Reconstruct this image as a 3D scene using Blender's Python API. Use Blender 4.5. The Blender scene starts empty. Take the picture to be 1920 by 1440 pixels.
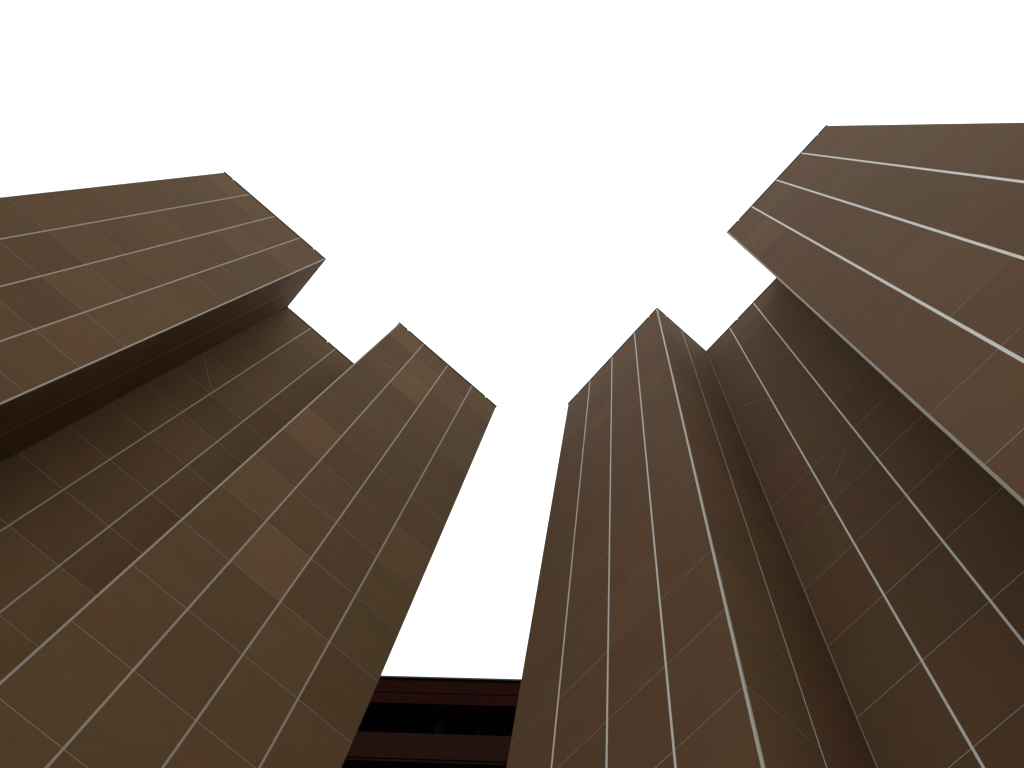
import bpy, bmesh, math, random
from mathutils import Vector, Matrix, Euler
random.seed(7)
S = bpy.context.scene
C = S.collection

# ------------------------------------------------------------------ camera
cam_d = bpy.data.cameras.new('camera'); cam = bpy.data.objects.new('camera', cam_d); C.objects.link(cam)
EYE = 1.6
cam.location = (-2.87221, -8.71928, EYE)
cam.rotation_euler = (2.8994599, -0.09668402, -0.71218499)
cam_d.sensor_width = 36.0; cam_d.lens = 36.285
cam_d.clip_start = 0.05; cam_d.clip_end = 4000
S.camera = cam

# ------------------------------------------------------------------ sky, sun, exposure
SUN_EL, SUN_AZ = math.radians(62), math.radians(-122)      # azimuth measured from +X towards +Y
w = bpy.data.worlds.new('World'); S.world = w; w.use_nodes = True
nt = w.node_tree; nt.nodes.clear()
sky = nt.nodes.new('ShaderNodeTexSky'); sky.sky_type = 'NISHITA'; sky.sun_disc = False
sky.sun_elevation = SUN_EL; sky.sun_rotation = math.pi/2 - SUN_AZ
sky.air_density = 1.0; sky.dust_density = 4.0; sky.ozone_density = 1.0
cloud = nt.nodes.new('ShaderNodeMixRGB'); cloud.inputs['Fac'].default_value = 0.9
bg = nt.nodes.new('ShaderNodeBackground'); bg.inputs['Strength'].default_value = 0.10
out = nt.nodes.new('ShaderNodeOutputWorld')
# overcast luminance: about three times brighter overhead than at the horizon
geo = nt.nodes.new('ShaderNodeNewGeometry'); sx = nt.nodes.new('ShaderNodeSeparateXYZ'); nt.links.new(geo.outputs['Incoming'], sx.inputs[0])
lum = nt.nodes.new('ShaderNodeMapRange'); lum.inputs['From Min'].default_value = 0.0; lum.inputs['From Max'].default_value = -1.0
lum.inputs['To Min'].default_value = 0.33; lum.inputs['To Max'].default_value = 1.0
nt.links.new(sx.outputs['Z'], lum.inputs[0])
veil = nt.nodes.new('ShaderNodeVectorMath'); veil.operation = 'SCALE'; veil.inputs[0].default_value = (11.6, 12.4, 12.2)
nt.links.new(lum.outputs[0], veil.inputs['Scale']); nt.links.new(veil.outputs[0], cloud.inputs['Color2'])
nt.links.new(sky.outputs[0], cloud.inputs['Color1']); nt.links.new(cloud.outputs[0], bg.inputs['Color'])
nt.links.new(bg.outputs[0], out.inputs['Surface'])
sl = bpy.data.lights.new('sun', 'SUN'); sl.energy = 0.5; sl.angle = math.radians(25); sl.color = (1, 0.93, 0.84)
sun = bpy.data.objects.new('sun', sl); C.objects.link(sun); sun.location = (0, 0, 80)
sd = Vector((math.cos(SUN_EL)*math.cos(SUN_AZ), math.cos(SUN_EL)*math.sin(SUN_AZ), math.sin(SUN_EL)))
sun.rotation_euler = (-sd).to_track_quat('-Z', 'Y').to_euler()
S.view_settings.view_transform = 'Standard'; S.view_settings.look = 'None'
S.view_settings.gamma = 1; S.view_settings.use_curve_mapping = False
S.view_settings.exposure = 0.50
S.cycles.max_bounces = 6

# ------------------------------------------------------------------ materials
def mat(name):
    m = bpy.data.materials.new(name); m.use_nodes = True
    n = m.node_tree; b = n.nodes['Principled BSDF']; return m, n, b
def N(n, t, **kw):
    x = n.nodes.new(t)
    for k, v in kw.items():
        x.inputs[k].default_value = v
    return x

def granite(name, base, rough, mottling, streak):
    """brown granite cladding: slab tone from the face attribute, crystal speckle, cloudy veins"""
    m, n, b = mat(name); L = n.links.new
    at = n.nodes.new('ShaderNodeAttribute'); at.attribute_name = 'slab'
    tc = n.nodes.new('ShaderNodeTexCoord')
    sep = n.nodes.new('ShaderNodeSeparateColor'); L(at.outputs['Color'], sep.inputs[0])
    # offset the pattern slab by slab so that no vein runs on through a joint
    off = n.nodes.new('ShaderNodeVectorMath'); off.operation = 'MULTIPLY_ADD'
    off.inputs[1].default_value = (40, 40, 40)
    L(at.outputs['Vector'], off.inputs[0]); L(tc.outputs['Object'], off.inputs[2])
    cl = N(n, 'ShaderNodeTexNoise', Scale=1.1, Detail=5.0, Roughness=0.6)
    mp = n.nodes.new('ShaderNodeMapping'); mp.inputs['Scale'].default_value = (1, 1, streak)
    L(off.outputs[0], mp.inputs[0]); L(mp.outputs[0], cl.inputs['Vector'])
    sp = N(n, 'ShaderNodeTexNoise', Scale=55.0, Detail=3.0, Roughness=0.7); L(tc.outputs['Object'], sp.inputs['Vector'])
    md = N(n, 'ShaderNodeTexNoise', Scale=9.0, Detail=4.0, Roughness=0.65); L(off.outputs[0], md.inputs['Vector'])
    def rng(src, lo, hi):
        r = n.nodes.new('ShaderNodeMapRange'); r.inputs['From Min'].default_value = 0.3; r.inputs['From Max'].default_value = 0.7
        r.inputs['To Min'].default_value = lo; r.inputs['To Max'].default_value = hi; L(src, r.inputs[0]); return r.outputs[0]
    def mul(a, c):
        x = n.nodes.new('ShaderNodeMath'); x.operation = 'MULTIPLY'
        L(a, x.inputs[0]); L(c, x.inputs[1]); return x.outputs[0]
    tone = n.nodes.new('ShaderNodeMapRange'); tone.inputs['To Min'].default_value = 1-mottling*1.3; tone.inputs['To Max'].default_value = 1+mottling
    L(sep.outputs[0], tone.inputs[0])
    v = mul(mul(mul(tone.outputs[0], rng(cl.outputs['Fac'], 0.95, 1.05)), rng(sp.outputs['Fac'], 0.87, 1.13)), rng(md.outputs['Fac'], 0.96, 1.04))
    hue = n.nodes.new('ShaderNodeMixRGB')
    hue.inputs['Color1'].default_value = (base[0]*1.03, base[1]*0.955, base[2]*0.97, 1)
    hue.inputs['Color2'].default_value = (base[0]*0.985, base[1]*1.025, base[2]*0.98, 1)
    L(sep.outputs[1], hue.inputs['Fac'])
    mx = n.nodes.new('ShaderNodeVectorMath'); mx.operation = 'SCALE'
    L(hue.outputs[0], mx.inputs[0]); L(v, mx.inputs['Scale'])
    L(mx.outputs[0], b.inputs['Base Color'])
    rr = n.nodes.new('ShaderNodeMapRange'); rr.inputs['To Min'].default_value = rough-0.06; rr.inputs['To Max'].default_value = rough+0.08
    L(md.outputs['Fac'], rr.inputs[0]); L(rr.outputs[0], b.inputs['Roughness'])
    bp = N(n, 'ShaderNodeBump', Strength=0.12, Distance=0.004); L(sp.outputs['Fac'], bp.inputs['Height']); L(bp.outputs[0], b.inputs['Normal'])
    b.inputs['Specular IOR Level'].default_value = 0.03
    return m
def plain(name, col, rough, metallic=0.0, vary=0.15, scale=3.0, spec=0.4):
    m, n, b = mat(name); L = n.links.new
    tc = n.nodes.new('ShaderNodeTexCoord'); nz = N(n, 'ShaderNodeTexNoise', Scale=scale, Detail=6.0, Roughness=0.7)
    L(tc.outputs['Object'], nz.inputs['Vector'])
    mx = n.nodes.new('ShaderNodeMixRGB')
    mx.inputs['Color1'].default_value = (*[c*(1-vary) for c in col], 1); mx.inputs['Color2'].default_value = (*[min(1, c*(1+vary)) for c in col], 1)
    L(nz.outputs['Fac'], mx.inputs['Fac']); L(mx.outputs[0], b.inputs['Base Color'])
    b.inputs['Roughness'].default_value = rough; b.inputs['Metallic'].default_value = metallic
    b.inputs['Specular IOR Level'].default_value = spec
    return m

M_STONE_L = granite('brown_granite_mottled', (0.156, 0.088, 0.040), 0.75, 0.165, 2.0)
M_STONE_R = granite('brown_granite_even', (0.158, 0.088, 0.045), 0.75, 0.10, 1.5)
M_JOINT_L = plain('joint_sealant_grey', (0.30, 0.255, 0.20), 0.7)
M_JOINT_R = plain('joint_sealant_pale', (0.72, 0.70, 0.66), 0.6)
M_COPING  = plain('dark_coping_metal', (0.02, 0.014, 0.024), 0.6, 0.0, spec=0.1)
M_ROOF    = plain('roof_felt', (0.12, 0.12, 0.12), 0.9)
M_TRIM    = plain('corner_bead', (0.54, 0.50, 0.44), 0.5)
M_TRIM_D  = plain('corner_bead_dull', (0.26, 0.215, 0.17), 0.6)
M_SCRATCH = plain('scratch_pale', (0.30, 0.22, 0.17), 0.8)
M_REAR    = plain('dark_red_cladding', (0.024, 0.007, 0.006), 0.9, vary=0.4, scale=1.3, spec=0.0)
M_REAR_B  = plain('dark_brown_spandrel', (0.028, 0.012, 0.008), 0.9, vary=0.3, scale=1.3, spec=0.0)
M_FRAME   = plain('window_frame_dark', (0.006, 0.004, 0.004), 0.8, spec=0.0)
M_GLASS   = plain('dark_glass', (0.0015, 0.001, 0.0015), 0.6, spec=0.0)

# ------------------------------------------------------------------ helpers
def link(name, bm, mats, parent=None):
    me = bpy.data.meshes.new(name); bm.normal_update(); bm.to_mesh(me); bm.free()
    for m in (mats if isinstance(mats, (list, tuple)) else [mats]): me.materials.append(m)
    o = bpy.data.objects.new(name, me); C.objects.link(o)
    if parent: o.parent = parent
    return o
def box(bm, x0, x1, y0, y1, z0, z1, mi=0):
    x0, x1 = sorted((x0, x1)); y0, y1 = sorted((y0, y1)); z0, z1 = sorted((z0, z1))
    v = [bm.verts.new(p) for p in ((x0,y0,z0),(x1,y0,z0),(x1,y1,z0),(x0,y1,z0),(x0,y0,z1),(x1,y0,z1),(x1,y1,z1),(x0,y1,z1))]
    for f in ((0,3,2,1),(4,5,6,7),(0,1,5,4),(1,2,6,5),(2,3,7,6),(3,0,4,7)):
        fc = bm.faces.new([v[i] for i in f]); fc.material_index = mi
def thing(name, label, cat, loc, rz=0, group=None):
    o = bpy.data.objects.new(name, None); C.objects.link(o); o.location = loc; o.rotation_euler = (0, 0, rz)
    o['label'] = label; o['category'] = cat
    if group: o['group'] = group
    o.empty_display_size = 1.0
    return o

T = 0.0022        # the slabs stand this much proud of the sealant
GV, GH = 0.029, 0.0125
def slabs(bm, lay, o, u, n, us, zs, tones, key, gv=GV, gh=None, end0=0.0, end1=0.0):
    """bevel-edged stone slabs on the plane through o (u along it, n outward), split at us and zs"""
    o = Vector(o); u = Vector(u); n = Vector(n)
    if gh is None: gh = GH
    for i in range(len(us)-1):
        a = us[i] + (end0 if i == 0 else gv/2); c = us[i+1] - (end1 if i == len(us)-2 else gv/2)
        for j in range(len(zs)-1):
            z0 = zs[j] + (gh/2 if j else 0.0); z1 = zs[j+1] - (gh/2 if j < len(zs)-2 else 0.0)
            P = lambda s, z, d: o + u*s + n*d + Vector((0, 0, z))
            e = 0.0015
            back = [bm.verts.new(P(s, z, 0)) for s, z in ((a, z0), (c, z0), (c, z1), (a, z1))]
            jit = random.uniform(-0.0006, 0.0006)
            front = [bm.verts.new(P(s, z, T+jit)) for s, z in ((a+e, z0+e), (c-e, z0+e), (c-e, z1-e), (a+e, z1-e))]
            fs = [bm.faces.new(front)]
            for k in range(4): fs.append(bm.faces.new((back[k], back[(k+1) % 4], front[(k+1) % 4], front[k])))
            if fs[0].normal.dot(n) < 0: pass
            t = tones.get((key, i, j), random.gauss(0.5, 0.14)); h = random.random(); h2 = random.random()
            for f in fs:
                f.material_index = 0
                for lp in f.loops: lp[lay] = (min(1, max(0, t)), h, h2, 1)

def pier(parent, mats, x0, x1, depth, zs, top, tones, key, inner_right, gvert=GV, mirror=False):
    """one projecting block (local frame: front on y=0 facing -y). inner_right: the side that looks into the recess"""
    bm = bmesh.new(); lay = bm.loops.layers.color.new('slab')
    box(bm, x0+0.0, x1-0.0, 0, depth, 0, top, 1)
    n = int(round(x1-x0))
    us = [i*(x1-x0)/n for i in range(n+1)]
    slabs(bm, lay, (x0, 0, 0), (1, 0, 0), (0, -1, 0), us, zs, tones, key, end0=0.034 if not inner_right else 0.0, end1=0.034 if inner_right else 0.0, gv=gvert)
    ud = [0, 1, 2, 3, 4, depth]
    if inner_right:
        slabs(bm, lay, (x1, 0, 0), (0, 1, 0), (1, 0, 0), [0, 1, 2], zs, tones, key+'s', gv=0.018, end0=0.012, end1=0.0)
        slabs(bm, lay, (x0, depth, 0), (0, -1, 0), (-1, 0, 0), ud, zs, tones, key+'o')
    else:
        slabs(bm, lay, (x1, 0, 0), (0, 1, 0), (1, 0, 0), ud, zs, tones, key+'o')
        slabs(bm, lay, (x0, 2, 0), (0, -1, 0), (-1, 0, 0), [0, 1, 2], zs, tones, key+'s', gv=0.018, end0=0.0, end1=0.012)
    slabs(bm, lay, (x1, depth, 0), (-1, 0, 0), (0, 1, 0), us, zs, tones, key+'b')
    if mirror:
        bmesh.ops.scale(bm, vec=(-1, 1, 1), verts=bm.verts); bmesh.ops.reverse_faces(bm, faces=bm.faces)
    return link('pier', bm, mats, parent)

def coping(parent, segs, mirror=False):
    """thin metal capping in lengths with a small gap between them; segs = runs of (x0,x1,y0,y1,z)"""
    bm = bmesh.new()
    for (x0, x1, y0, y1, z) in segs: box(bm, x0, x1, y0, y1, z, z+0.07)
    if mirror:
        bmesh.ops.scale(bm, vec=(-1, 1, 1), verts=bm.verts); bmesh.ops.reverse_faces(bm, faces=bm.faces)
    return link('coping', bm, M_COPING, parent)

def bead(parent, m, x0, x1, y0, y1, top, mirror=False):
    bm = bmesh.new(); box(bm, x0, x1, y0, y1, 0.0, top)
    bmesh.ops.bevel(bm, geom=[e for e in bm.edges if abs((e.verts[0].co-e.verts[1].co).z) > 1], offset=0.002, segments=2, affect='EDGES')
    if mirror:
        bmesh.ops.scale(bm, vec=(-1, 1, 1), verts=bm.verts); bmesh.ops.reverse_faces(bm, faces=bm.faces)
    return link('corner_trim', bm, m, parent)

def scratch(parent, a, b, yface, mirror=False, wd=0.016):
    a = Vector((a[0], yface, a[1])); b = Vector((b[0], yface, b[1])); d = (b-a).normalized(); p = Vector((-d.z, 0, d.x))*wd/2
    bm = bmesh.new(); K = 7; prev = None
    for k in range(K+1):
        c = a.lerp(b, k/K) + p*random.uniform(-1, 1)*0.8; s = 0.35 + 0.65*math.sin(math.pi*(k+0.6)/(K+1.2))
        pr = [bm.verts.new(c + p*s + Vector((0, dy, 0))) for dy in (0, -0.0075)] + [bm.verts.new(c - p*s + Vector((0, dy, 0))) for dy in (-0.0075, 0)]
        if prev:
            for q in range(3): bm.faces.new((prev[q], prev[q+1], pr[q+1], pr[q]))
        prev = pr
    if mirror: bmesh.ops.scale(bm, vec=(-1, 1, 1), verts=bm.verts)
    bmesh.ops.recalc_face_normals(bm, faces=bm.faces)
    return link('scratch', bm, M_SCRATCH, parent)

def lens(a, b, every, first, gap=0.035):
    out = []; s = a; nxt = a + first
    while nxt < b - 0.2:
        out.append((s, nxt-gap/2)); s = nxt+gap/2; nxt += every
    out.append((s, b)); return out

DEPTH = 5.0
def tower(label, loc, rz, H, z_first, step, mats, tones, trim, trim2, mirror, group, scratches):
    """local frame: near corner at the origin, front along -x facing -y: pier 4 m, recess 3 m set back 2 m, pier 4 m"""
    t = thing('granite_tower', label, 'tower', loc, rz, group)
    zs = []; z = z_first
    while z > 0.3: z -= step
    base = z
    zs = [0.0]; z = base + step if base + step > 0.3 else base + 2*step
    while z < H - 0.4: zs.append(z); z += step
    zs.append(H)
    nrow = len(zs)-1
    tn = {(k[0], k[1], nrow-k[2]): v for k, v in tones.items()}     # rows are given counted from the top
    global GH
    GH = 0.0085 if mirror else 0.0125
    p1 = pier(t, mats, -4.0, 0.0, DEPTH, zs, H, tn, 'near', False, 0.032, mirror)
    p2 = pier(t, mats, -11.0, -7.0, DEPTH, zs, H, tn, 'far', True, 0.040 if mirror else 0.031, mirror)
    bm = bmesh.new(); lay = bm.loops.layers.color.new('slab')
    box(bm, -6.98, -4.02, 2.0, DEPTH-0.02, 0, H-0.01, 1)
    slabs(bm, lay, (-6.98, 2, 0), (1, 0, 0), (0, -1, 0), [0.0, 0.98, 1.98, 2.96], zs[:-1]+[H-0.01], tn, 'rec', gv=GV, end0=0.0, end1=0.0)
    if mirror:
        bmesh.ops.scale(bm, vec=(-1, 1, 1), verts=bm.verts); bmesh.ops.reverse_faces(bm, faces=bm.faces)
    rec = link('recessed_wall', bm, mats, t)
    o = 0.018; wd = 0.35
    for p, x0, x1, f in ((p1, -4.0, 0.0, 0.37), (p2, -11.0, -7.0, 0.35)):
        seg = [(a, b, -o, wd, H) for a, b in lens(x0-o, x1+o, 3.2, f)]
        seg += [(a, b, DEPTH-wd, DEPTH+o, H) for a, b in lens(x0-o, x1+o, 3.2, f)]
        seg += [(x0-o, x0+wd, wd+0.03, DEPTH-wd-0.03, H), (x1-wd, x1+o, wd+0.03, DEPTH-wd-0.03, H)]
        coping(p, seg, mirror)
        b2 = bmesh.new(); box(b2, x0+wd, x1-wd, wd, DEPTH-wd, H, H+0.03)
        if mirror:
            bmesh.ops.scale(b2, vec=(-1, 1, 1), verts=b2.verts); bmesh.ops.reverse_faces(b2, faces=b2.faces)
        link('roof', b2, M_ROOF, p)
    coping(rec, [(a, b, 2-o, 2+wd, H-0.008) for a, b in lens(-6.98, -4.02, 3.2, 1.65)], mirror)
    bead(p1, trim, -4.0, -3.968, -0.007, 0.006, H, mirror)
    bead(p2, trim2, -7.032, -7.0, -0.007, 0.006, H, mirror)
    for (wall, a, b, yf) in scratches:
        scratch({'near': p1, 'far': p2, 'rec': rec}[wall], a, b, yf, mirror)
    return t

# ------------------------------------------------------------------ ground
bm = bmesh.new(); bmesh.ops.create_grid(bm, x_segments=4, y_segments=4, size=1500)
gm, gn, gb = mat('plaza_paving')
br = gn.nodes.new('ShaderNodeTexBrick'); br.offset = 0.5
br.inputs['Color1'].default_value = (0.10, 0.085, 0.07, 1); br.inputs['Color2'].default_value = (0.08, 0.068, 0.058, 1); br.inputs['Mortar'].default_value = (0.05, 0.045, 0.04, 1)
br.inputs['Scale'].default_value = 1.0; br.inputs['Mortar Size'].default_value = 0.012; br.inputs['Brick Width'].default_value = 0.9; br.inputs['Row Height'].default_value = 0.6
tc = gn.nodes.new('ShaderNodeTexCoord'); gn.links.new(tc.outputs['Object'], br.inputs['Vector']); gn.links.new(br.outputs['Color'], gb.inputs['Base Color'])
gb.inputs['Roughness'].default_value = 0.85
g = link('ground', bm, gm); g['kind'] = 'structure'

# ------------------------------------------------------------------ the two towers
# tones by (wall, column, row from the top): 0 dark .. 1 pale, as the photograph shows them
tonesL = {('far', 1, 8): 0.0, ('far', 2, 9): 0.02, ('far', 1, 9): 0.1, ('far', 2, 8): 0.75, ('far', 3, 7): 0.7, ('far', 3, 8): 0.7,
          ('far', 3, 9): 0.7, ('far', 1, 7): 0.55, ('far', 0, 3): 0.2, ('far', 1, 3): 0.25, ('far', 2, 4): 0.35,
          ('rec', 2, 9): 0.0, ('rec', 2, 7): 0.15, ('rec', 2, 6): 0.05, ('rec', 2, 5): 0.1, ('rec', 2, 3): 0.1, ('rec', 2, 2): 0.05,
          ('rec', 2, 4): 0.3, ('rec', 1, 5): 0.55, ('rec', 2, 8): 0.4, ('rec', 1, 8): 0.35, ('rec', 1, 7): 0.6,
          ('near', 1, 7): 0.15, ('near', 1, 6): 0.45, ('near', 2, 6): 0.2, ('near', 2, 5): 0.3, ('near', 1, 10): 0.95,
          ('near', 1, 3): 1.0, ('near', 1, 2): 0.85, ('near', 0, 1): 0.9, ('near', 0, 2): 0.25, ('near', 1, 4): 0.4,
          ('near', 0, 8): 0.45, ('near', 1, 11): 0.4, ('near', 2, 8): 0.35}
tonesR = {}
for k in range(1, 14):
    tonesR[('far', 0, k)] = 0.5
tonesR = {('near', 3, 11): 0.5, ('near', 1, 11): 0.8, ('far', 3, 3): 0.95, ('far', 3, 4): 0.8, ('far', 3, 5): 0.2, ('far', 2, 3): 0.3, ('far', 2, 5): 0.15}

SR = HR = 30.79737 + EYE; HL = 31.15443 + EYE
tower('left hand brown granite tower, mottled slabs in mixed shades with dull thin joints', (0, 0, 0), 0.0, HL, 9.393+EYE, 1.6789,
      [M_STONE_L, M_JOINT_L], tonesL, M_TRIM_D, M_TRIM_D, False, None,
      [('near', (-3.80, 26.44+EYE), (-3.05, 27.48+EYE), 0), ('rec', (-6.9, 24.2+EYE), (-5.98, 22.9+EYE), 2)])
# right tower: the mirror image, its front facing -x and running along -y
tower('right hand brown granite tower, even slabs divided by bright pale vertical joints', (1.56992, -1.67690, 0), -math.pi/2, HR, 9.147+EYE, 1.6789,
      [M_STONE_R, M_JOINT_R], tonesR, M_TRIM, M_TRIM_D, True, None,
      [('rec', (-4.05, 24.0+EYE), (-5.0, 22.6+EYE), 2), ('rec', (-5.75, 17.1+EYE), (-5.15, 16.35+EYE), 2)])

# ------------------------------------------------------------------ the dark block behind the gap
ang = math.atan2(-0.6734, 0.7393)
U0, KN = -1.9, 9.5728
org = Vector((0.7393*U0 + 0.6734*KN, -0.6734*U0 + 0.7393*KN, 0))
rear = thing('office_block', 'dark flat roofed block with window bands, low in the gap between two towers', 'building', org, ang)
HT = 32.72; HW = 13.0; BD = 12.0
ZP = 31.15      # underside of the parapet band
PER, WH = 3.05, 1.62
def rbox(bm, x0, x1, y0, y1, z0, z1): box(bm, x0, x1, y0, y1, z0, z1)
bm = bmesh.new(); rbox(bm, -HW+0.6, HW-0.6, 0.6, BD, 0, HT-0.25); link('core_wall', bm, M_FRAME, rear)
bm = bmesh.new()
rbox(bm, -HW, HW, 0.0, 0.595, ZP, HT); rbox(bm, -HW, HW, -0.05, 0.0, ZP, ZP+0.36); rbox(bm, -HW, HW, -0.02, -0.0, ZP+0.72, ZP+0.75)
rbox(bm, -HW, -HW+0.595, 0.6, BD, ZP, HT); rbox(bm, HW-0.595, HW, 0.6, BD, ZP, HT)
link('parapet', bm, M_REAR, rear)
bm = bmesh.new(); rbox(bm, -HW-0.03, HW+0.03, -0.07, 0.5, HT, HT+0.09); link('coping', bm, M_COPING, rear)
NB = 10; bw = 2*HW/NB; wname = None; proto = None
fl = 0
z = ZP
while z > 3.0 and fl < 10:
    zt = z; zb = z - WH; zn = z - PER
    bm = bmesh.new(); rbox(bm, -HW, HW, 0.0, 0.59, max(zn, 0)+0.12 if zn > 0 else 0, zb)
    rbox(bm, -HW, HW, 0.03, 0.59, max(zn, 0), max(zn, 0)+0.115)
    s = link('spandrel', bm, M_REAR_B, rear)
    if fl < 9:
        for k in range(NB):
            x0 = -HW + k*bw
            if proto is None:
                bm = bmesh.new()
                rbox(bm, 0, 0.12, 0.40, 0.58, 0, WH); rbox(bm, bw-0.12, bw, 0.40, 0.58, 0, WH)
                rbox(bm, bw/2-0.03, bw/2+0.03, 0.42, 0.58, 0.1, WH-0.08)
                rbox(bm, 0.12, bw-0.12, 0.34, 0.58, 0, 0.10); rbox(bm, 0.12, bw-0.12, 0.34, 0.58, WH-0.08, WH)
                proto = link('window', bm, M_FRAME, rear); proto.location = (x0, 0, zb)
                bm = bmesh.new(); rbox(bm, 0.12, bw/2-0.04, 0.45, 0.50, 0.10, WH-0.08); rbox(bm, bw/2+0.04, bw-0.12, 0.45, 0.50, 0.10, WH-0.08)
                pane = link('pane', bm, M_GLASS, proto)
            else:
                c = proto.copy(); C.objects.link(c); c.parent = rear; c.location = (x0, 0, zb)
                d = pane.copy(); C.objects.link(d); d.parent = c
    z -= PER; fl += 1
